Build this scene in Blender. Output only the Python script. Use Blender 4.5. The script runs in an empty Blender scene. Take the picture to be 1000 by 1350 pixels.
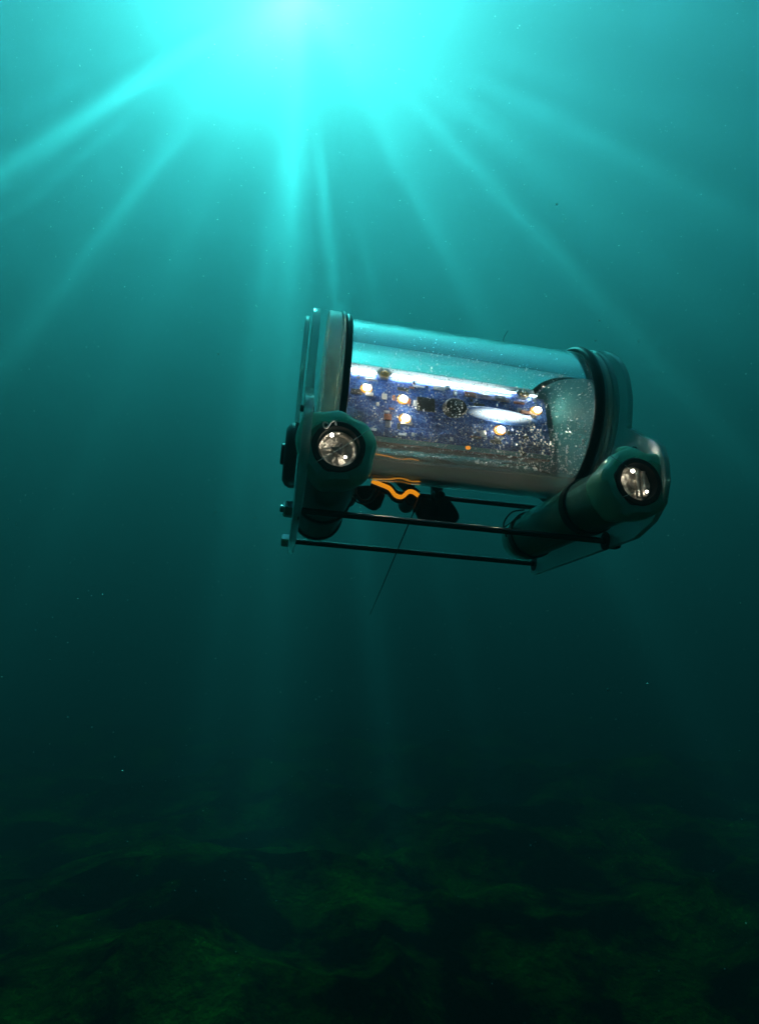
import bpy, bmesh, math, random
from mathutils import Vector, Matrix, noise, Quaternion
random.seed(7)
R = math.radians

# ------------------------------------------------------------------ camera
F = 800.0                      # focal length in pixels of the 1000 x 1350 photograph
PITCH = math.atan2(200, F)     # the horizon lies 200 px under the middle of the frame
CAM = Vector((0, 0, 1.02))
scene = bpy.context.scene
cam_data = bpy.data.cameras.new('camera')
cam_data.sensor_fit = 'VERTICAL'
cam_data.sensor_height = 24
cam_data.lens = 24 * F / 1350
cam_data.clip_start = 0.01
cam_data.clip_end = 600
cam = bpy.data.objects.new('camera', cam_data)
scene.collection.objects.link(cam)
cam.location = CAM
cam.rotation_euler = (R(90) + PITCH, 0, 0)
scene.camera = cam
CR = Vector((1, 0, 0))
CF = Vector((0, math.cos(PITCH), math.sin(PITCH)))
CU = Vector((0, -math.sin(PITCH), math.cos(PITCH)))

# ------------------------------------------------------------------ sky and sun
SUN = (CR * -105 + CU * 700 + CF * F).normalized()     # towards the sun
SUN_EL = math.asin(SUN.z)
SUN_AZ = math.atan2(SUN.x, SUN.y)
world = bpy.data.worlds.new('World')
scene.world = world
world.use_nodes = True
wn = world.node_tree
wn.nodes.clear()
sky = wn.nodes.new('ShaderNodeTexSky')
sky.sky_type = 'NISHITA'
sky.sun_disc = False
sky.sun_elevation = SUN_EL
sky.sun_rotation = SUN_AZ
bg = wn.nodes.new('ShaderNodeBackground')
bg.inputs['Strength'].default_value = 0.05
wo = wn.nodes.new('ShaderNodeOutputWorld')
wn.links.new(sky.outputs[0], bg.inputs[0])
wn.links.new(bg.outputs[0], wo.inputs[0])
sun_data = bpy.data.lights.new('sun', 'SUN')
sun_data.energy = 5.0
sun_data.angle = R(0.5)
sun_data.color = (1.0, 0.96, 0.9)
sun = bpy.data.objects.new('sun', sun_data)
scene.collection.objects.link(sun)
sun.location = CAM + SUN * 30
sun.rotation_euler = SUN.to_track_quat('Z', 'Y').to_euler()

# ------------------------------------------------------------------ exposure and render settings
vs = scene.view_settings
vs.view_transform = 'Standard'
vs.look = 'None'
vs.gamma = 1
vs.use_curve_mapping = False
vs.exposure = EXPO = 5.72
cy = scene.cycles
cy.use_denoising = True
cy.denoiser = 'OPENIMAGEDENOISE'
cy.max_bounces = 12
cy.transparent_max_bounces = 16
cy.transmission_bounces = 10
cy.glossy_bounces = 5
cy.diffuse_bounces = 2
cy.volume_bounces = 0
cy.sample_clamp_indirect = 6
cy.caustics_reflective = True
cy.caustics_refractive = True
cy.blur_glossy = 0.3

# ------------------------------------------------------------------ helpers
COL = scene.collection
def newmat(name):
    m = bpy.data.materials.new(name)
    m.use_nodes = True
    m.node_tree.nodes.clear()
    return m, m.node_tree.nodes, m.node_tree.links
def N(nodes, kind, **kw):
    n = nodes.new(kind)
    for k, v in kw.items():
        if k.startswith('i_'):
            n.inputs[k[2:].replace('_', ' ')].default_value = v
        else:
            setattr(n, k, v)
    return n
def mathn(nodes, links, op, a, b=None, clamp=False):
    n = nodes.new('ShaderNodeMath'); n.operation = op; n.use_clamp = clamp
    for i, s in enumerate((a, b)):
        if s is None: continue
        if isinstance(s, (int, float)): n.inputs[i].default_value = s
        else: links.new(s, n.inputs[i])
    return n.outputs[0]
def link_mesh(name, verts, faces, mat, smooth=False):
    me = bpy.data.meshes.new(name)
    me.from_pydata(verts, [], faces)
    if mat: me.materials.append(mat)
    if smooth:
        me.polygons.foreach_set('use_smooth', [True] * len(me.polygons))
    me.update()
    o = bpy.data.objects.new(name, me)
    COL.objects.link(o)
    return o

SURF = CAM.z + 10.0      # height of the water surface
E1 = (CR - SUN * CR.dot(SUN)).normalized()
E2 = SUN.cross(E1); E2 = -E2 if E2.z > 0 else E2       # points down in the picture

# ------------------------------------------------------------------ water surface: rippled sheet that lets light through unevenly
def make_surface():
    m, n, l = newmat('rippled_water_surface')
    geo = N(n, 'ShaderNodeNewGeometry')
    def dot(v):
        d = N(n, 'ShaderNodeVectorMath', operation='DOT_PRODUCT')
        l.new(geo.outputs['Position'], d.inputs[0]); d.inputs[1].default_value = v
        return d.outputs['Value']
    u = mathn(n, l, 'SUBTRACT', dot(E1), CAM.dot(E1))
    v = mathn(n, l, 'SUBTRACT', dot(E2), CAM.dot(E2))
    uv = N(n, 'ShaderNodeCombineXYZ'); l.new(u, uv.inputs[0]); l.new(v, uv.inputs[1])
    total = None
    for (cu, cv, ang, hl, hw, amp) in SHAFTS:
        mp = N(n, 'ShaderNodeMapping', vector_type='TEXTURE')
        mp.inputs['Location'].default_value = (cu, cv, 0)
        mp.inputs['Rotation'].default_value = (0, 0, R(ang))
        mp.inputs['Scale'].default_value = (hl, hw, 1)
        l.new(uv.outputs[0], mp.inputs[0])
        g = N(n, 'ShaderNodeTexGradient', gradient_type='QUADRATIC_SPHERE')
        l.new(mp.outputs[0], g.inputs[0])
        t = mathn(n, l, 'MULTIPLY', g.outputs[1], amp)
        total = t if total is None else mathn(n, l, 'ADD', total, t)
    no = N(n, 'ShaderNodeTexNoise', noise_dimensions='2D')
    no.inputs['Scale'].default_value = 0.9; no.inputs['Detail'].default_value = 3
    l.new(uv.outputs[0], no.inputs['Vector'])
    mr = N(n, 'ShaderNodeMapRange', interpolation_type='SMOOTHSTEP')
    mr.inputs['From Min'].default_value = 0.42; mr.inputs['From Max'].default_value = 0.72
    mr.inputs['To Min'].default_value = BASE_T; mr.inputs['To Max'].default_value = BASE_T2
    l.new(no.outputs[0], mr.inputs[0])
    total = mathn(n, l, 'ADD', total, mr.outputs[0], clamp=True)
    tr = N(n, 'ShaderNodeBsdfTransparent')
    gl = N(n, 'ShaderNodeBsdfGlossy', i_Roughness=0.15); gl.inputs['Color'].default_value = (.8, .85, .85, 1)
    mix = N(n, 'ShaderNodeMixShader'); l.new(total, mix.inputs[0]); l.new(gl.outputs[0], mix.inputs[1]); l.new(tr.outputs[0], mix.inputs[2])
    out = N(n, 'ShaderNodeOutputMaterial'); l.new(mix.outputs[0], out.inputs['Surface'])
    vs_, fs_ = [], []
    nn, half = 120, 130.0
    for j in range(nn + 1):
        for i in range(nn + 1):
            a = (i / nn * 2 - 1); b = (j / nn * 2 - 1)
            x = half * math.copysign(abs(a) ** 2.0, a); y = half * math.copysign(abs(b) ** 2.0, b)
            vs_.append((x, y + 8, SURF + .1 + .04 * noise.noise((x * .6, y * .8, 3)) ))
    for j in range(nn):
        for i in range(nn):
            k = j * (nn + 1) + i
            fs_.append((k, k + 1, k + nn + 2, k + nn + 1))
    o = link_mesh('water_surface', vs_, fs_, m, True)
    o['kind'] = 'structure'
    o['label'] = 'rippled underside of the bright water surface far above the robot'
    o['category'] = 'water'
# see-through patches shaped to cast the light shafts, a negative one dims the glow: (bearing from straight down, distance, half length, half width, amount)
SHAFTS = []
for psi, rho, hl, hw, amp in (
    (-65, 3.4, 2.9, .22, .85), (-60, 4.0, 2.2, .14, .30), (-71, 4.8, 2.2, .34, .25), (-48, 4.4, 3.2, .26, .45), (-34, 3.6, 1.8, .20, .15),
    (-8, 3.0, 2.4, .40, .50), (-14, 4.8, 3.2, .40, .45), (3.5, 3.4, 2.8, .20, .42), (0, .6, 3.0, 2.9, -.33), (13, 4.6, 2.4, .22, .20),
    (32, 3.8, 2.8, .26, .22), (49, 4.0, 3.4, .22, .32), (58, 3.4, 2.6, .30, .15), (67, 4.8, 3.4, .26, .28), (74, 3.8, 2.8, .30, .14)):
    SHAFTS.append((rho * math.sin(R(psi)), rho * math.cos(R(psi)), 90 - psi, hl, hw, amp))
BASE_T, BASE_T2 = .36, .48
make_surface()

# ------------------------------------------------------------------ the body of water: one even volume round everything
def make_water():
    m, n, l = newmat('teal_water')
    pv = N(n, 'ShaderNodeVolumePrincipled')
    pv.inputs['Color'].default_value = (0.02, 0.34, 0.355, 1)
    pv.inputs['Absorption Color'].default_value = (0, 0, 0, 1)
    pv.inputs['Density'].default_value = 0.265
    pv.inputs['Anisotropy'].default_value = 0.45
    ab = N(n, 'ShaderNodeVolumeAbsorption'); ab.inputs['Color'].default_value = (0, 1, 1, 1); ab.inputs['Density'].default_value = .20
    pf = N(n, 'ShaderNodeVolumePrincipled')            # sharp forward lobe, coloured red to whiten the glow near the sun
    pf.inputs['Color'].default_value = (1, .085, .075, 1); pf.inputs['Absorption Color'].default_value = (0, 0, 0, 1)
    pf.inputs['Density'].default_value = .080; pf.inputs['Anisotropy'].default_value = .90
    ad0 = N(n, 'ShaderNodeAddShader'); l.new(pv.outputs[0], ad0.inputs[0]); l.new(pf.outputs[0], ad0.inputs[1])
    add = N(n, 'ShaderNodeAddShader'); l.new(ad0.outputs[0], add.inputs[0]); l.new(ab.outputs[0], add.inputs[1])
    out = N(n, 'ShaderNodeOutputMaterial'); l.new(add.outputs[0], out.inputs['Volume'])
    x0, x1, y0, y1, z0, z1 = -70, 70, -50, 80, -2.2, SURF - .05
    v = [(x0, y0, z0), (x1, y0, z0), (x1, y1, z0), (x0, y1, z0), (x0, y0, z1), (x1, y0, z1), (x1, y1, z1), (x0, y1, z1)]
    f = [(3, 2, 1, 0), (4, 5, 6, 7), (0, 1, 5, 4), (1, 2, 6, 5), (2, 3, 7, 6), (3, 0, 4, 7)]
    o = link_mesh('haze', v, f, m)
    o['kind'] = 'stuff'; o['label'] = 'murky teal water filling the whole view around the robot'; o['category'] = 'water'
make_water()

# ------------------------------------------------------------------ seabed
def bed_height(x, y):
    h = min(1, .1 + abs(y) * .06) * .34 * noise.noise((x * .22, y * .30, 1.0)) + .22 * noise.noise((x * .7 + 3, y * 1.0, 5.0))
    rid = 1 - abs(noise.noise((x * .55 + .4 * noise.noise((x, y, 9)), y * .95, 12.0)))
    h += .17 * (rid ** 3 - .5)
    r2 = 1 - abs(noise.noise((x * 1.6, y * 2.6 + .5 * noise.noise((x * 1.3, y, 2)), 21.0)))
    h += .11 * (r2 ** 4)
    h += .04 * noise.noise((x * 4, y * 6, 2)) + .012 * noise.noise((x * 14, y * 16, 7))
    return h
def make_seabed():
    m, n, l = newmat('silt_with_green_algae')
    geo = N(n, 'ShaderNodeNewGeometry')
    n1 = N(n, 'ShaderNodeTexNoise'); n1.inputs['Scale'].default_value = 1.8; n1.inputs['Detail'].default_value = 6; n1.inputs['Roughness'].default_value = .65
    l.new(geo.outputs['Position'], n1.inputs['Vector'])
    cr = N(n, 'ShaderNodeValToRGB')
    cr.color_ramp.elements[0].position = .46; cr.color_ramp.elements[0].color = (.002, .004, .0016, 1)
    cr.color_ramp.elements[1].position = .72; cr.color_ramp.elements[1].color = (.09, .19, .010, 1)
    l.new(n1.outputs[0], cr.inputs[0])
    n2 = N(n, 'ShaderNodeTexNoise'); n2.inputs['Scale'].default_value = 30; n2.inputs['Detail'].default_value = 5
    l.new(geo.outputs['Position'], n2.inputs['Vector'])
    mx = N(n, 'ShaderNodeMix', data_type='RGBA', blend_type='MULTIPLY'); mx.inputs[0].default_value = .8
    l.new(cr.outputs[0], mx.inputs['A']); l.new(n2.outputs[0], mx.inputs['B'])
    bp = N(n, 'ShaderNodeBump'); bp.inputs['Strength'].default_value = .7; bp.inputs['Distance'].default_value = .05
    l.new(n2.outputs[0], bp.inputs['Height'])
    b = N(n, 'ShaderNodeBsdfDiffuse'); l.new(mx.outputs['Result'], b.inputs[0]); l.new(bp.outputs[0], b.inputs['Normal'])
    out = N(n, 'ShaderNodeOutputMaterial'); l.new(b.outputs[0], out.inputs['Surface'])
    vs_, fs_ = [], []
    nx, ny = 300, 330
    for j in range(ny + 1):
        t = j / ny
        y = -12 + 13.5 * t if t < .25 else -8.6 + 10 ** ((t - .25) / .75 * 2.0) * 1.25 - 1.25
        for i in range(nx + 1):
            a = i / nx * 2 - 1
            x = math.copysign(abs(a) ** 2.3, a) * 100
            vs_.append((x, y, bed_height(x, y)))
    for j in range(ny):
        for i in range(nx):
            k = j * (nx + 1) + i
            fs_.append((k, k + 1, k + nx + 2, k + nx + 1))
    o = link_mesh('seabed', vs_, fs_, m, True)
    o['kind'] = 'structure'; o['label'] = 'dark uneven seabed with patches of green algae under the robot'; o['category'] = 'seabed'
make_seabed()

# ------------------------------------------------------------------ materials of the robot
def principled(name, color, rough=.5, metal=0., bump=0., bscale=60., vary=0., ior=1.45, spec=.5, coat=0., glow=0.):
    m, n, l = newmat(name)
    b = N(n, 'ShaderNodeBsdfPrincipled')
    b.inputs['Base Color'].default_value = (*color, 1); b.inputs['Roughness'].default_value = rough
    b.inputs['Metallic'].default_value = metal; b.inputs['IOR'].default_value = ior
    b.inputs['Specular IOR Level'].default_value = spec; b.inputs['Coat Weight'].default_value = coat
    if glow: b.inputs['Emission Color'].default_value = (*color, 1); b.inputs['Emission Strength'].default_value = glow
    tc = N(n, 'ShaderNodeTexCoord')
    if bump or vary:
        no = N(n, 'ShaderNodeTexNoise'); no.inputs['Scale'].default_value = bscale; no.inputs['Detail'].default_value = 4
        l.new(tc.outputs['Object'], no.inputs['Vector'])
        if vary:
            cr = N(n, 'ShaderNodeValToRGB')
            cr.color_ramp.elements[0].position = .3; cr.color_ramp.elements[1].position = .7
            cr.color_ramp.elements[0].color = (*[c * (1 - vary) for c in color], 1)
            cr.color_ramp.elements[1].color = (*[min(1, c * (1 + vary)) for c in color], 1)
            l.new(no.outputs[0], cr.inputs[0]); l.new(cr.outputs[0], b.inputs['Base Color'])
        if bump:
            bp = N(n, 'ShaderNodeBump'); bp.inputs['Strength'].default_value = bump; bp.inputs['Distance'].default_value = .001
            l.new(no.outputs[0], bp.inputs['Height']); l.new(bp.outputs[0], b.inputs['Normal'])
    o = N(n, 'ShaderNodeOutputMaterial'); l.new(b.outputs[0], o.inputs[0])
    return m
def glassy(name, tint, ior, rough=0., body=0., body_color=(.5, .6, .58), bump=0., bscale=120., fog=None, sheen=0.):
    """clear plastic: a refracting surface, with a share of pale scattering body where the sheet is scuffed"""
    m, n, l = newmat(name)
    g = N(n, 'ShaderNodeBsdfGlass'); g.inputs['Color'].default_value = (*tint, 1); g.inputs['IOR'].default_value = ior; g.inputs['Roughness'].default_value = rough
    tc = N(n, 'ShaderNodeTexCoord')
    out = N(n, 'ShaderNodeOutputMaterial'); last = g.outputs[0]
    if bump:
        no = N(n, 'ShaderNodeTexNoise'); no.inputs['Scale'].default_value = bscale; no.inputs['Detail'].default_value = 3
        l.new(tc.outputs['Object'], no.inputs['Vector'])
        bp = N(n, 'ShaderNodeBump'); bp.inputs['Strength'].default_value = bump; bp.inputs['Distance'].default_value = .001
        l.new(no.outputs[0], bp.inputs['Height']); l.new(bp.outputs[0], g.inputs['Normal'])
    if fog:                                     # condensation mist on the lower part of the wall
        sep = N(n, 'ShaderNodeSeparateXYZ'); l.new(tc.outputs['Object'], sep.inputs[0])
        no = N(n, 'ShaderNodeTexNoise'); no.inputs['Scale'].default_value = 35; no.inputs['Detail'].default_value = 5
        l.new(tc.outputs['Object'], no.inputs['Vector'])
        zz = mathn(n, l, 'ADD', sep.outputs[2], mathn(n, l, 'MULTIPLY', mathn(n, l, 'SUBTRACT', no.outputs[0], .5), .03))
        mr = N(n, 'ShaderNodeMapRange', interpolation_type='SMOOTHSTEP')
        mr.inputs['From Min'].default_value = fog[0]; mr.inputs['From Max'].default_value = fog[1]
        mr.inputs['To Min'].default_value = fog[2]; mr.inputs['To Max'].default_value = 0
        l.new(zz, mr.inputs[0])
        mist = N(n, 'ShaderNodeBsdfTranslucent'); mist.inputs['Color'].default_value = (.75, .78, .78, 1)
        mist2 = N(n, 'ShaderNodeBsdfDiffuse'); mist2.inputs['Color'].default_value = (.75, .78, .78, 1)
        ms = N(n, 'ShaderNodeMixShader'); ms.inputs[0].default_value = .5; l.new(mist.outputs[0], ms.inputs[1]); l.new(mist2.outputs[0], ms.inputs[2])
        mx = N(n, 'ShaderNodeMixShader'); l.new(mr.outputs[0], mx.inputs[0]); l.new(last, mx.inputs[1]); l.new(ms.outputs[0], mx.inputs[2]); last = mx.outputs[0]
    if sheen:
        gs = N(n, 'ShaderNodeBsdfGlossy'); gs.inputs['Roughness'].default_value = .16; gs.inputs['Color'].default_value = (.95, .97, 1, 1)
        mx = N(n, 'ShaderNodeMixShader'); mx.inputs[0].default_value = sheen; l.new(last, mx.inputs[1]); l.new(gs.outputs[0], mx.inputs[2]); last = mx.outputs[0]
    if body:
        b = N(n, 'ShaderNodeBsdfPrincipled'); b.inputs['Base Color'].default_value = (*body_color, 1); b.inputs['Roughness'].default_value = .25
        t = N(n, 'ShaderNodeBsdfTranslucent'); t.inputs['Color'].default_value = (*body_color, 1)
        bt = N(n, 'ShaderNodeMixShader'); bt.inputs[0].default_value = .5; l.new(b.outputs[0], bt.inputs[1]); l.new(t.outputs[0], bt.inputs[2])
        mx = N(n, 'ShaderNodeMixShader'); mx.inputs[0].default_value = body; l.new(last, mx.inputs[1]); l.new(bt.outputs[0], mx.inputs[2]); last = mx.outputs[0]
    l.new(last, out.inputs[0])
    return m
def emissive(name, color, strength):
    m, n, l = newmat(name)
    e = N(n, 'ShaderNodeEmission'); e.inputs[0].default_value = (*color, 1); e.inputs[1].default_value = strength
    o = N(n, 'ShaderNodeOutputMaterial'); l.new(e.outputs[0], o.inputs[0])
    return m
BASE_Z = -0.104                      # the robot's lowest edge, where its root stands
M_ACRYL = glassy('tube_acrylic', (.97, 1, .99), 1.12, sheen=.10)
M_AIR = glassy('tube_inner_wall', (.97, .99, 1), .70, fog=(-.056 - BASE_Z, -.014 - BASE_Z, .085))
M_PLATE = glassy('plate_acrylic', (.80, .95, .92), 1.12, sheen=.18, body=.45, body_color=(.80, .92, .92))
M_CAP = glassy('cap_acrylic', (.97, 1, .98), 1.10, sheen=.35, body=.6, body_color=(.95, .97, .88), bump=.15, bscale=300)
M_WRAP = glassy('battery_wrap', (.7, .92, .88), 1.10, sheen=.08, body=.48, body_color=(.16, .50, .46), bump=.5, bscale=90)
M_COLLAR = glassy('battery_collar', (.62, .95, .86), 1.14, sheen=.18, body=.66, body_color=(.34, .95, .78), bump=1.5, bscale=110)
M_RUBBER = principled('black_rubber', (.004, .004, .004), .42, spec=.25, vary=.3, bscale=200)
M_ROD = principled('black_rod', (.006, .005, .005), .14, spec=.9, bump=.1, bscale=400)
M_STEEL = principled('steel', (.88, .88, .86), .38, 1., bump=.1, bscale=300)
M_BRASS = principled('brass', (.60, .38, .14), .3, 1., bump=.2, bscale=500)
M_CHIP = principled('chip_black', (.012, .012, .014), .35)
M_TIN = principled('tin', (.50, .53, .58), .28, 1., bump=.3, bscale=700)
M_PALE = principled('pale_component', (.30, .36, .46), .35)
M_BROWN = principled('brown_component', (.16, .055, .035), .45)
M_ORANGE = principled('orange_cable', (.95, .30, .01), .4, glow=.018)     # glow stands in for front light on the jacket
M_ADDED_PANEL = principled('added_glow_panel_white', (.90, .93, .95), .30, .35, bump=.05, bscale=80)
M_BULK = principled('bulkhead_plastic', (.03, .12, .14), .6, spec=.05)
M_WHITE = principled('white_paint', (.85, .86, .86), .5)
M_CELL = principled('battery_end', (.60, .56, .50), .32, .75, bump=1.0, bscale=260, vary=.5)
M_CORE = principled('battery_core', (.10, .21, .20), .4, vary=.3)
M_DROP = glassy('water_droplet', (1, 1, 1), 1.33, sheen=.2, body=.5, body_color=(.92, .95, .97))
M_LED = emissive('lit_led', (1.0, .34, .05), .05)
M_LEDC = emissive('lit_led_core', (1.0, .80, .55), 3.4)
M_FILL = emissive('added_white_fill', (.88, .98, 1.0), 1.15)
def glare_mat():
    m, n, l = newmat('painted_glare')  # board glare put in as emission fading towards the edge
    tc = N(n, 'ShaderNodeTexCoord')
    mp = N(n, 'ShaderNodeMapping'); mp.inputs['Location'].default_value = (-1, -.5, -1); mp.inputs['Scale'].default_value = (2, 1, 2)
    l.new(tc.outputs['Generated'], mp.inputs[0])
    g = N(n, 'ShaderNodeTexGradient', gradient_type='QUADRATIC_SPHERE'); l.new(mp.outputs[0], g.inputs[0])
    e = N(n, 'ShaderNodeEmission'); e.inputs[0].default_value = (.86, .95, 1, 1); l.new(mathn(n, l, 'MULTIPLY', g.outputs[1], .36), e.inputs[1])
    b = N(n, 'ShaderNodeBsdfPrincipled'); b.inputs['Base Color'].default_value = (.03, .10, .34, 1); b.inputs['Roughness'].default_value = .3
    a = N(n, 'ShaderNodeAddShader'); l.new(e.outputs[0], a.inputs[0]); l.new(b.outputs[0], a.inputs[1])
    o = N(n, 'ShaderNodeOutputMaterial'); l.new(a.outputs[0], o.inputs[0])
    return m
M_GLARE = glare_mat()
M_GLINT = emissive('glint_glow', (1, .86, .68), .6)
M_LEDD = emissive('dim_amber_led', (1.0, .30, .02), .022)
def board_mat():
    m, n, l = newmat('blue_circuit_board')
    tc = N(n, 'ShaderNodeTexCoord')
    vo = N(n, 'ShaderNodeTexVoronoi', feature='DISTANCE_TO_EDGE'); vo.inputs['Scale'].default_value = 260
    l.new(tc.outputs['Object'], vo.inputs['Vector'])
    no = N(n, 'ShaderNodeTexNoise'); no.inputs['Scale'].default_value = 90; no.inputs['Detail'].default_value = 5
    l.new(tc.outputs['Object'], no.inputs['Vector'])
    cr = N(n, 'ShaderNodeValToRGB')
    cr.color_ramp.elements[0].position = .35; cr.color_ramp.elements[0].color = (.002, .012, .12, 1)
    cr.color_ramp.elements[1].position = .75; cr.color_ramp.elements[1].color = (.008, .075, .40, 1)
    l.new(no.outputs[0], cr.inputs[0])
    gt = mathn(n, l, 'LESS_THAN', vo.outputs[0], .05)
    mx = N(n, 'ShaderNodeMix', data_type='RGBA'); mx.inputs['B'].default_value = (.12, .26, .60, 1)
    l.new(mathn(n, l, 'MULTIPLY', gt, .5), mx.inputs[0]); l.new(cr.outputs[0], mx.inputs['A'])
    b = N(n, 'ShaderNodeBsdfPrincipled'); b.inputs['Roughness'].default_value = .28; b.inputs['Metallic'].default_value = .3
    l.new(mx.outputs['Result'], b.inputs['Base Color'])
    bp = N(n, 'ShaderNodeBump'); bp.inputs['Strength'].default_value = .4; bp.inputs['Distance'].default_value = .0005
    l.new(no.outputs[0], bp.inputs['Height']); l.new(bp.outputs[0], b.inputs['Normal'])
    o = N(n, 'ShaderNodeOutputMaterial'); l.new(b.outputs[0], o.inputs[0])
    return m
M_BOARD = board_mat()

# ------------------------------------------------------------------ shape helpers, in the robot's own axes: x along the tube, y away, z up
ROOT = bpy.data.objects.new('underwater_robot', None)
COL.objects.link(ROOT)
ROOT['label'] = 'small underwater robot, clear tube with glowing amber lights and black frame rods'
ROOT['category'] = 'robot'
ROOT.empty_display_size = .05
def to_cam(v): return (CR * v[0] + CU * v[1] + CF * v[2])
d_ = Vector((-141, -200, 800)).normalized()
a_ = Vector((.98, -.10, 0)); a_.z = -(a_.x * d_.x + a_.y * d_.y) / d_.z; a_.normalize()
u_ = d_.cross(a_); u_ = u_ if u_.y > 0 else -u_
DZ = .46
o_ = Vector((113 / F, 128 / F, 1)) * DZ
AX, AY, AZ = to_cam(a_), to_cam(d_), to_cam(u_)
ORG = CAM + to_cam(o_) + AZ * BASE_Z
mw = Matrix.Identity(4)
for i in range(3):
    mw[i][0] = AX[i]; mw[i][1] = AY[i]; mw[i][2] = AZ[i]; mw[i][3] = ORG[i]
ROOT.matrix_world = mw

def part(name, bm, mat, parent=None, smooth=True, label=None, kind=None):
    bmesh.ops.translate(bm, verts=bm.verts, vec=(0, 0, -BASE_Z))
    bmesh.ops.recalc_face_normals(bm, faces=bm.faces)
    me = bpy.data.meshes.new(name)
    bm.to_mesh(me); bm.free()
    me.materials.append(mat)
    if smooth:
        me.polygons.foreach_set('use_smooth', [True] * len(me.polygons))
        me.set_sharp_from_angle(angle=R(40))
    o = bpy.data.objects.new(name, me)
    COL.objects.link(o)
    o.parent = parent or ROOT
    if label: o['label'] = label
    if kind: o['kind'] = kind
    return o
def frame(axis):
    axis = Vector(axis).normalized()
    q = axis.to_track_quat('Z', 'Y')
    return q.to_matrix()
def lathe(bm, prof, centre, axis, seg=48, rfun=None, closed=False):
    """profile of (radius, height) turned round an axis; radius 0 closes to a point"""
    m3 = frame(axis); c = Vector(centre); rings = []
    for r, h in prof:
        if r <= 1e-7:
            rings.append([bm.verts.new(c + m3 @ Vector((0, 0, h)))])
        else:
            ring = []
            for k in range(seg):
                t = 2 * math.pi * k / seg
                rr = r * (rfun(t) if rfun else 1)
                ring.append(bm.verts.new(c + m3 @ Vector((rr * math.cos(t), rr * math.sin(t), h))))
            rings.append(ring)
    pairs = list(zip(rings[:-1], rings[1:]))
    if closed: pairs.append((rings[-1], rings[0]))
    for A, B in pairs:
        if len(A) == 1 and len(B) == 1: continue
        for k in range(seg):
            k2 = (k + 1) % seg
            if len(A) == 1: bm.faces.new((A[0], B[k2], B[k]))
            elif len(B) == 1: bm.faces.new((A[k], A[k2], B[0]))
            else: bm.faces.new((A[k], A[k2], B[k2], B[k]))
    return bm
def cyl(centre, axis, r, h0, h1, bev=.0004, seg=48, bm=None):
    bm = bm or bmesh.new()
    return lathe(bm, [(0, h0), (r - bev, h0), (r, h0 + bev), (r, h1 - bev), (r - bev, h1), (0, h1)], centre, axis, seg)
def tor(centre, axis, R_, r, seg=64, k=14, bm=None, flat=1.0):
    bm = bm or bmesh.new()
    prof = [(R_ + r * math.cos(2 * math.pi * i / k), flat * r * math.sin(2 * math.pi * i / k)) for i in range(k)]
    return lathe(bm, prof, centre, axis, seg, closed=True)
def annulus(centre, axis, r0, r1, h0, h1, bev=.0005, seg=64, bm=None, rfun=None):
    bm = bm or bmesh.new()
    prof = [(r0, h0), (r1 - bev, h0), (r1, h0 + bev), (r1, h1 - bev), (r1 - bev, h1), (r0, h1)]
    return lathe(bm, prof, centre, axis, seg, rfun, closed=True)
def box(lo, hi, bev=.0, bm=None):
    bm = bm or bmesh.new()
    ret = bmesh.ops.create_cube(bm, size=1)
    for v in ret['verts']:
        v.co = Vector([(lo[i] + hi[i]) / 2 + v.co[i] * (hi[i] - lo[i]) for i in range(3)])
    if bev:
        es = list({e for v in ret['verts'] for e in v.link_edges})
        bmesh.ops.bevel(bm, geom=es, offset=bev, segments=2, affect='EDGES', profile=.5)
    return bm
def smooth_path(pts, sub=8):
    pts = [Vector(p) for p in pts]; out = []
    for i in range(len(pts) - 1):
        p0 = pts[max(0, i - 1)]; p1 = pts[i]; p2 = pts[i + 1]; p3 = pts[min(len(pts) - 1, i + 2)]
        for k in range(sub):
            t = k / sub
            out.append(.5 * ((2 * p1) + (p2 - p0) * t + (2 * p0 - 5 * p1 + 4 * p2 - p3) * t * t + (3 * p1 - p0 - 3 * p2 + p3) * t ** 3))
    out.append(pts[-1])
    return out
def tube(pts, rad, seg=10, sub=8, bm=None):
    bm = bm or bmesh.new()
    p = smooth_path(pts, sub) if sub else [Vector(q) for q in pts]
    n = len(p); rings = []
    nrm = None
    for i in range(n):
        t = (p[min(n - 1, i + 1)] - p[max(0, i - 1)]).normalized()
        if nrm is None:
            nrm = t.orthogonal().normalized()
        nrm = (nrm - t * nrm.dot(t)).normalized()
        b = t.cross(nrm)
        r = rad(i / (n - 1)) if callable(rad) else rad
        rings.append([bm.verts.new(p[i] + nrm * (r * math.cos(2 * math.pi * k / seg)) + b * (r * math.sin(2 * math.pi * k / seg))) for k in range(seg)])
    for A, B in zip(rings[:-1], rings[1:]):
        for k in range(seg):
            bm.faces.new((A[k], A[(k + 1) % seg], B[(k + 1) % seg], B[k]))
    bm.faces.new(rings[0][::-1]); bm.faces.new(rings[-1])
    return bm
def prism_x(poly, x0, x1, bev=.0006):
    """outline in (y, z) given thickness along x"""
    bm = bmesh.new()
    A = [bm.verts.new((x0, y, z)) for y, z in poly]
    B = [bm.verts.new((x1, y, z)) for y, z in poly]
    n = len(poly)
    bm.faces.new(A); bm.faces.new(B[::-1])
    for k in range(n):
        bm.faces.new((A[k], B[k], B[(k + 1) % n], A[(k + 1) % n]))
    if bev:
        es = [e for e in bm.edges if abs(e.verts[0].co.x - e.verts[1].co.x) < 1e-6]
        bmesh.ops.bevel(bm, geom=es, offset=bev, segments=2, affect='EDGES', profile=.5)
    return bm

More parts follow.
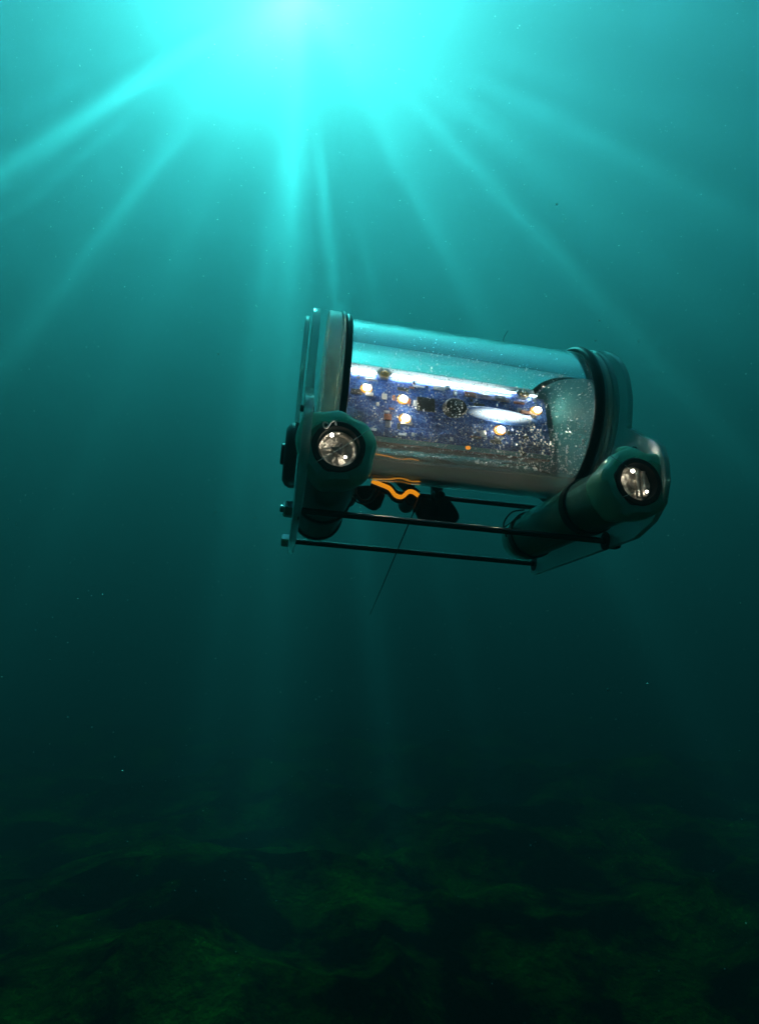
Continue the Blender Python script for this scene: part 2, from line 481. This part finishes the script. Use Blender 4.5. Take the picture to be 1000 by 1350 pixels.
# ------------------------------------------------------------------ main tube
X0, X1, RT, RI = -.100, .083, .0570, .0532
bm = bmesh.new()
lathe(bm, [(0, X0), (RT, X0), (RT, X1), (0, X1)], (0, 0, 0), (1, 0, 0), 128)
TUBE = part('main_tube', bm, M_ACRYL, label='clear acrylic tube beaded with condensation')
bm = bmesh.new()
lathe(bm, [(0, X0 + .003), (RI, X0 + .003), (RI, X1 - .003), (0, X1 - .003)], (0, 0, 0), (1, 0, 0), 128)
part('inner_wall', bm, M_AIR, TUBE)
# condensation: beads on the inner wall, on the side towards the camera
def beads(spots):
    """many little balls as one mesh"""
    t = bmesh.new(); bmesh.ops.create_icosphere(t, subdivisions=1, radius=1)
    tv = [v.co.copy() for v in t.verts]; tf = [[v.index for v in f.verts] for f in t.faces]; t.free()
    vv, ff = [], []
    for c, q in spots:
        k = len(vv); vv += [tuple(c + p * q) for p in tv]; ff += [tuple(k + i for i in f) for f in tf]
    return vv, ff
def droplets():
    rnd = random.Random(3); spots = []
    while len(spots) < 3000:
        x = rnd.uniform(X0 + .006, X1 - .008)
        th = rnd.uniform(-62, 50)                 # height angle on the near side
        dens = 1.0 if th < 5 else .40
        if th > 22: dens = .08
        dens *= .25 + .75 * (noise.noise((x * 60, th * .08, 4)) * .5 + .5) * 1.6
        if rnd.random() > dens: continue
        r = .00020 + .00042 * rnd.random() ** 4
        if th < -22 and x > .0: r *= 1.45
        spots.append((Vector((x, -(RI - r * .4) * math.cos(R(th)), (RI - r * .4) * math.sin(R(th)) )), r))
    bm = bmesh.new(); vv, ff = beads(spots)
    me = bpy.data.meshes.new('t'); me.from_pydata(vv, [], ff); bm.from_mesh(me); bpy.data.meshes.remove(me)
    return bm
part('condensation', droplets(), M_DROP, TUBE, kind='stuff')

# O-rings and end caps
for x, rr in ((-.0965, .0024), (.0775, .0036)):
    bm = tor((x, 0, 0), (1, 0, 0), RT + .0006, rr, 96, 12)
    part('o_ring', bm, M_RUBBER)
cap = part('end_cap', annulus((0, 0, 0), (1, 0, 0), .030, .0605, -.1105, -.1015, .0008, 96), M_CAP, label='thick clear acrylic ring end cap')
part('cap_lip', annulus((0, 0, 0), (1, 0, 0), .052, .0612, -.1009, -.0992, .0004, 96), M_PLATE, cap)
part('cap_bolt', cyl((-.1006, -.012, .0585), (0, 0, 1), .0012, 0, .0045, .0003, 16), M_STEEL, cap)
cap = part('end_cap', annulus((0, 0, 0), (1, 0, 0), .020, .0588, .0838, .0868, .0006, 96), M_CAP, label='stacked clear acrylic disc end cap')
for h0, h1, rr in ((.0806, .0830, .0594), (.0874, .0896, .0598), (.0902, .0916, .0590)):
    part('cap_disc', annulus((0, 0, 0), (1, 0, 0), .0575 if h0 < .083 else .02, rr, h0, h1, .0005, 96), M_PLATE, cap)

# side plates
def plate_outline():
    pts = []
    for t in range(-20, 201, 10):
        pts.append((.0605 * math.cos(R(t)), .0605 * math.sin(R(t))))
    # down the near side to the rounded near corner, along the foot, up the far side
    near = [(-.074, -.034), (-.086, -.040), (-.0925, -.047), (-.0955, -.057), (-.0955, -.070), (-.091, -.083), (-.080, -.092), (-.060, -.0985)]
    far = [(.100, -.1000), (.106, -.0965), (.107, -.088), (.098, -.060), (.075, -.030)]
    return pts + near + far
OUT = plate_outline()
for x0, x1, hx in ((-.1215, -.1165, -1), (.0965, .1005, 1)):
    pl = part('side_plate', prism_x(OUT, x0, x1), M_PLATE, smooth=True)
    xo = x0 if hx < 0 else x1
    for y, z in ((-.066, -.040),):
        part('plate_bolt', cyl((xo, y, z), (hx, 0, 0), .0022, -.0062, .0022, .0005, 12), M_RUBBER, pl)
# outer disc and black plug on the near-left plate
part('outer_disc', annulus((0, 0, 0), (1, 0, 0), .018, .0545, -.1262, -.1232, .0005, 96), M_PLATE, label='thin clear disc outside the plate')
plug = part('rubber_plug', lathe(bmesh.new(), [(0, -.0082), (.017, -.0082), (.0205, -.006), (.0215, -.003), (.0215, 0), (0, 0)], (-.1226, -.030, -.058), (1, 0, 0), 48), M_RUBBER, label='round black rubber plug on the side plate')
part('plug_boss', cyl((-.1226, -.030, -.058), (-1, 0, 0), .007, .0075, .0105, .0006, 24), M_RUBBER, plug)

# ------------------------------------------------------------------ frame rods with nuts and washers
def hexnut(c, sx, r=.0056, h=.006):
    bm = bmesh.new()
    lathe(bm, [(0, 0), (r, 0), (r, h * .8), (r * .8, h), (0, h)], c, (sx, 0, 0), 6)
    return bm
for y, z, r in ((-.025, -.0935, .0022), (.097, -.0900, .0024), (.060, -.0490, .0022)):
    rod = part('frame_rod', tube([(-.1165, y, z), (.0965, y, z)], r, 16, 0), M_ROD)
    for sx, xx in ((-1, -.1219), (1, .1009)):
        part('nut', hexnut((xx, y, z), sx), M_STEEL if sx < 0 else M_RUBBER, rod, smooth=False)
        part('washer', annulus((xx + (.0042 if sx < 0 else -.0042) , y, z), (1, 0, 0), r + .0001, .0066, -.0004, .0004, .0001, 24), M_RUBBER, rod)
    if y < 0: part('rod_end', cyl((-.1279, y, z), (-1, 0, 0), .0024, 0, .0022, .0005, 16), M_STEEL, rod)

# ------------------------------------------------------------------ battery tubes
def battery(cx, cz, flap, right):
    A = (0, 1, 0); c = (cx, 0, cz)
    bt = part('battery_tube', annulus(c, A, .0165, .0190, -.086, .088, .0006, 64), M_WRAP,
              label='clear battery tube with taped collar and ' + ('two contact strips' if right else 'a small white curl mark'))
    part('battery_core', cyl(c, A, .0155, -.070, .086, .001, 48), M_CORE, bt)
    def rf(t):          # uneven taped outline, a corner standing out at the flap angle
        k = math.cos(t - R(flap))
        return 1 + .04 * math.sin(5 * t + 1) + .02 * math.sin(9 * t) + (.26 * max(0, k) ** 14)
    bm = bmesh.new()
    lathe(bm, [(.0152, -.0915), (.0195, -.0912), (.0218, -.0890), (.0224, -.083), (.0216, -.074), (.0196, -.066), (.0192, -.0655), (.0190, -.087), (.0158, -.0885)], c, A, 72, rf, closed=True)
    part('collar', bm, M_COLLAR, bt)
    part('end_ring', annulus(c, A, .0118, .0151, -.0925, -.0835, .0008, 64), M_RUBBER, bt)
    # battery end: dished metal face with rim, terminal and scratches standing proud
    bm = bmesh.new()
    lathe(bm, [(0, -.0868), (.0030, -.0868), (.0034, -.0858), (.0042, -.0852), (.0085, -.0850), (.0095, -.0862), (.0108, -.0864), (.0116, -.0850), (.0117, -.080), (0, -.080)], c, A, 48)
    for v in bm.verts:
        v.co.y += .0007 * noise.noise(v.co * 420)
    part('battery_end', bm, M_CELL, bt)
    if right:
        for xx, w, ln in ((.0012, .0016, .0175), (.0052, .0022, .0165)):
            part('contact_strip', box((cx + xx - w / 2, -.0895, cz - ln / 2), (cx + xx + w / 2, -.0872, cz + ln / 2), .0004), M_CELL, bt)
        bm = cyl((cx - .001, -.079, cz + .0195), (0, 0, 1), .0052, 0, .0062, .001, 24)
        part('valve_stub', bm, M_COLLAR, bt)
    else:
        # white curl mark painted on the ring: a lying S
        pts = []
        for k in range(25):
            t = k / 24 * 1.55 * math.pi - .35
            pts.append((.0036 * math.cos(t) , .0017 * math.sin(2 * t)))
        ang = R(18)
        pp = [(cx - .0062 + px * math.cos(ang) - pz * math.sin(ang), -.0932, cz + .0120 + px * math.sin(ang) + pz * math.cos(ang)) for px, pz in pts]
        part('curl_mark', tube(pp, .00048, 6, 2), M_WHITE, bt)
        part('glare_facet', lathe(bmesh.new(), [(.0046, -.0888), (.0034, -.0894), (0, -.0915)], c, A, 3), M_TIN, bt, smooth=False)  # pale facet standing in for a triangle of glare
    # clear end window over the ring
    part('crease', tube([(cx + .0165 * math.cos(R(flap)) * 1.55, -.0905, cz + .0165 * math.sin(R(flap)) * 1.55), (cx + .002, -.0945, cz - .001), (cx - .013, -.0935, cz - .012)], lambda t: .00022, 6, 6), M_PLATE, bt)
    for y, w in (((-.030, .0045), (.066, .0040)) if right else ((.016, .0030), (.074, .0026))):
        part('band', annulus(c, A, .0188, .0204, y - w, y + w, .0008, 64), M_RUBBER, bt)
    # added glowing beads for the glints, also filling the dished end with light
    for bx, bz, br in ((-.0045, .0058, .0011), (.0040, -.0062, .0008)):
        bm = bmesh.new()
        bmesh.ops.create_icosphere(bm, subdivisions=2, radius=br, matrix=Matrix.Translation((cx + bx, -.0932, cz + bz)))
        part('glint_bead', bm, M_GLINT, bt)
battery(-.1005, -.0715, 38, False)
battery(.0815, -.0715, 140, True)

# ------------------------------------------------------------------ circuit board inside the tube
ZS = 1 / .78                         # the tube shows its inside flattened
YB = -.004
BOARD = part('circuit_board', box((-.089, YB, -.032), (.0715, YB + .0016, .0290), .0004), M_BOARD, label='blue circuit board seen through the clear tube')
part('tray', box((-.0955, .0100, .0292), (.074, .040, .0312), .0004), M_PLATE, BOARD)
part('tray_floor', box((-.0955, .004, -.0370), (.074, .034, -.0350), .0004), M_BROWN, BOARD)
for x in (-.094,):
    part('tray_end', box((x, -.030, -.034), (x + .002, .034, .029), .0004), M_PLATE, BOARD)
def led(x, za, bright=True):
    z = za * ZS
    k = 1 if bright else .4
    lm = part('led', lathe(bmesh.new(), [(0, 0), (.0046 * k, 0), (.0046 * k, .0012), (.0038 * k, .0022), (0, .0022)], (x, YB, z), (0, -1, 0), 20), M_LED if bright else M_LEDD, BOARD)
    if bright:
        part('led_core', lathe(bmesh.new(), [(0, .0024), (.0029, .0024), (.0029, .0036), (.0020, .0050), (0, .0054)], (x, YB, z), (0, -1, 0), 16), M_LEDC, BOARD)
for x, z in ((-.0755, .0092), (-.0470, .0042), (-.0452, -.0106), (.0300, -.0104), (.0625, .0100)): led(x, z)
led(.0035, -.0262, False)
lens = part('camera_lens', lathe(bmesh.new(), [(0, .0), (.0092, .0), (.0092, .006), (.0082, .0072), (.0074, .0060), (.0050, .0078), (0, .0086)], (-.0068, YB, .0018 * ZS), (0, -1, 0), 40), M_CHIP, BOARD)
for x, za in ((-.0624, .0226), (.0517, .0228)):
    z = za * ZS
    part('standoff', lathe(bmesh.new(), [(0, 0), (.0066, 0), (.0066, .0035), (.0056, .0042), (0, .0042)], (x, YB - .0002, z + .001), (0, -1, 0), 6), M_TIN, BOARD, smooth=False)
    part('brass_bolt', lathe(bmesh.new(), [(0, 0), (.0036, 0), (.0036, .0014), (.0024, .0018), (.0016, .0008), (0, .0008)], (x, YB - .0045, z - .001), (0, -1, 0), 24), M_BRASS, BOARD)
part('added_glow_panel', box((-.0890, -.0012, .0300), (.0660, .0000, .0425), .0004), M_ADDED_PANEL, BOARD, label='added white panel standing in for a band of refracted sun glow')  # panel added to imitate sun glow refracted through the tube
part('fill_strip', tube([(-.0880, -.0062, .0300), (.0, -.0062, .0300), (.0640, -.0062, .0300)], lambda t: .0011 - .0007 * t, 10, 6), M_FILL, BOARD)  # added glowing strip that brightens the added white panel
part('bulkhead', cyl((.0780, 0, 0), (1, 0, 0), .0524, 0, .0016, .0004, 64), M_BULK, BOARD)
rnd = random.Random(11)
for k in range(60):
    x = rnd.uniform(-.085, .063); z = rnd.uniform(-.029, .026)
    if abs(x + .0068) < .014 and abs(z) < .014: continue
    w = rnd.choice((.0012, .002, .003, .0045)); h = rnd.choice((.001, .0018, .0028)); dp = rnd.uniform(.0006, .002)
    nm, mt = rnd.choice((('chip', M_CHIP), ('solder_pad', M_TIN), ('capacitor', M_PALE), ('solder_pad', M_TIN), ('resistor', M_BROWN)))
    part(nm, box((x - w, YB - dp, z - h), (x + w, YB - .0001, z + h), .0002), mt, BOARD, smooth=False)
part('chip', box((-.036, YB - .0022, -.004), (-.022, YB - .0001, .010), .0004), M_CHIP, BOARD, smooth=False)
bm = bmesh.new()        # glare on the board painted as a glowing dome, brightest at its middle
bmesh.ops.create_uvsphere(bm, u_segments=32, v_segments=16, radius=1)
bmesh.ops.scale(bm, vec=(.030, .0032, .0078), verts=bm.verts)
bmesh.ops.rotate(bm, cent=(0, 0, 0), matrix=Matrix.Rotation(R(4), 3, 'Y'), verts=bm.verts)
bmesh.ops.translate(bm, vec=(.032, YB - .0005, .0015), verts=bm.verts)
part('glare_patch', bm, M_GLARE, BOARD, label='white glare painted as a glowing patch on the board')
for k in range(5):
    zz = .0225 - k * .0011
    part('pin_row', tube([(.012, YB - .001, zz), (.040, YB - .001, zz)], .00022, 6, 0), M_BRASS, BOARD)

# ------------------------------------------------------------------ thrusters, cables and tether
def blade_bm(c, direction, length, width, twist):
    """a rounded propeller blade, widening to its tip"""
    bm = bmesh.new()
    D = Vector(direction).normalized(); S = Vector((0, 1, 0)).cross(D).normalized(); W = D.cross(S)
    nu, nv = 10, 7; top = []; bot = []
    for i in range(nu + 1):
        t = i / nu; w = width * (.30 + .70 * math.sin(min(1, t * 1.25) * math.pi / 2)) * (1 if t < .8 else math.sqrt(max(0.02, 1 - ((t - .8) / .2) ** 2 * .75)))
        tw = twist * (1 - .5 * t); ra, rb = [], []
        for j in range(nv + 1):
            s = j / nv * 2 - 1
            off = S * (s * w / 2 * math.cos(tw)) + W * (s * w / 2 * math.sin(tw))
            th = .0009 * (1 - s * s) + .00025
            ra.append(bm.verts.new(Vector(c) + D * (t * length) + off + W * th)); rb.append(bm.verts.new(Vector(c) + D * (t * length) + off - W * th))
        top.append(ra); bot.append(rb)
    for i in range(nu):
        for j in range(nv):
            bm.faces.new((top[i][j], top[i][j + 1], top[i + 1][j + 1], top[i + 1][j])); bm.faces.new((bot[i][j], bot[i + 1][j], bot[i + 1][j + 1], bot[i][j + 1]))
    for i in range(nu):
        bm.faces.new((top[i][0], top[i + 1][0], bot[i + 1][0], bot[i][0])); bm.faces.new((top[i][nv], bot[i][nv], bot[i + 1][nv], top[i + 1][nv]))
    for j in range(nv):
        bm.faces.new((top[0][j], bot[0][j], bot[0][j + 1], top[0][j + 1])); bm.faces.new((top[nu][j], top[nu][j + 1], bot[nu][j + 1], bot[nu][j]))
    return bm
def thruster(c, dirs, label):
    c = Vector(c)
    th = part('thruster', cyl(c, (0, 1, 0), .0065, 0, .026, .0012, 28), M_RUBBER, label=label)
    part('hub', lathe(bmesh.new(), [(0, -.009), (.0026, -.008), (.0042, -.005), (.0046, -.0008), (0, -.0008)], c, (0, 1, 0), 24), M_RUBBER, th)
    part('mount', box((c.x - .003, c.y + .006, c.z + .0064), (c.x + .003, c.y + .018, c.z + .016), .0006), M_RUBBER, th)
    for d in dirs:
        part('blade', blade_bm(c + Vector((0, -.004, 0)), d, .0255, .019, .5), M_RUBBER, th)
thruster((-.0280, .046, -.0560), ((.72, 0, -.70), (-.55, 0, .85)), 'black thruster with broad propeller blade below the tube')
thruster((-.0770, .046, -.0560), ((.55, 0, -.15), (-.80, 0, .35)), 'black thruster behind the curl marked battery')
thruster((-.004, .055, -.0500), ((.35, 0, -.92), (-.35, 0, .92)), 'black thruster behind the middle of the tube')
CAB = [(-.0634, .032, -.0500), (-.0574, .032, -.0518), (-.0513, .032, -.0536), (-.0485, .032, -.0552), (-.0444, .032, -.0595), (-.0390, .032, -.0602), (-.0344, .032, -.0556), (-.0301, .032, -.0555), (-.0262, .032, -.0580)]
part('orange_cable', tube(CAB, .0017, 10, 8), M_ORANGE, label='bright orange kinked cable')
for pts, r in (
    ([(x - .0008, y + .001, z - .0032) for x, y, z in CAB], .0017),
    ([(x + .0008, y + .001, z + .0029) for x, y, z in CAB], .0014),
    ([(-.085, -.01, -.066), (-.074, .012, -.071), (-.066, .02, -.068), (-.061, .026, -.0575)], .0007),
    ([(-.086, -.006, -.070), (-.075, .012, -.074), (-.064, .02, -.070), (-.058, .026, -.0585)], .0006),
    ([(.072, .060, -.052), (.060, .058, -.056), (.054, .060, -.066), (.058, .064, -.076)], .0007),
    ([(.076, .058, -.054), (.066, .056, -.058), (.061, .060, -.066), (.063, .064, -.074)], .0006),
    ([(.080, .030, -.0535), (.072, .045, -.057), (.062, .055, -.063), (.056, .064, -.068)], .0006),
):
    part('wire', tube(pts, r, 8, 6), M_RUBBER)
part('tether', tube([(-.0270, .024, -.0615), (-.0305, .020, -.0705), (-.0330, .020, -.0775), (-.0425, .02, -.104), (-.0520, .02, -.131), (-.0600, .02, -.153)], lambda t: .0014 if t < .36 else .0005 * (1.02 - (t - .36) / .64 * .7), 8, 6), M_RUBBER, label='thin dark tether trailing down')
part('whisker', tube([(.0251, -.010, .0560), (.0262, -.010, .0640), (.0294, -.010, .0705)], .00022, 6, 4), M_RUBBER)

# ------------------------------------------------------------------ specks drifting in the water
def specks():
    m, n, l = newmat('glinting_speck')
    b = N(n, 'ShaderNodeBsdfGlossy'); b.inputs[0].default_value = (.95, .95, .9, 1); b.inputs['Roughness'].default_value = .3
    o = N(n, 'ShaderNodeOutputMaterial'); l.new(b.outputs[0], o.inputs[0])
    rnd = random.Random(5); spots = []
    for k in range(8000):
        y = .35 + 3.4 * rnd.random() ** .8
        c = Vector((rnd.uniform(-1, 1) * .9 * y, y, CAM.z + rnd.uniform(-.7, 1.5) * y))
        if c.z < .6: continue
        spots.append((c, (.0003 + .0007 * rnd.random() ** 3) * (.45 + .55 * y)))
    vv, ff = beads(spots)
    o = link_mesh('suspended_specks', vv, ff, m, True)
    o['kind'] = 'stuff'; o['label'] = 'pale specks drifting in the water'; o['category'] = 'specks'
specks()
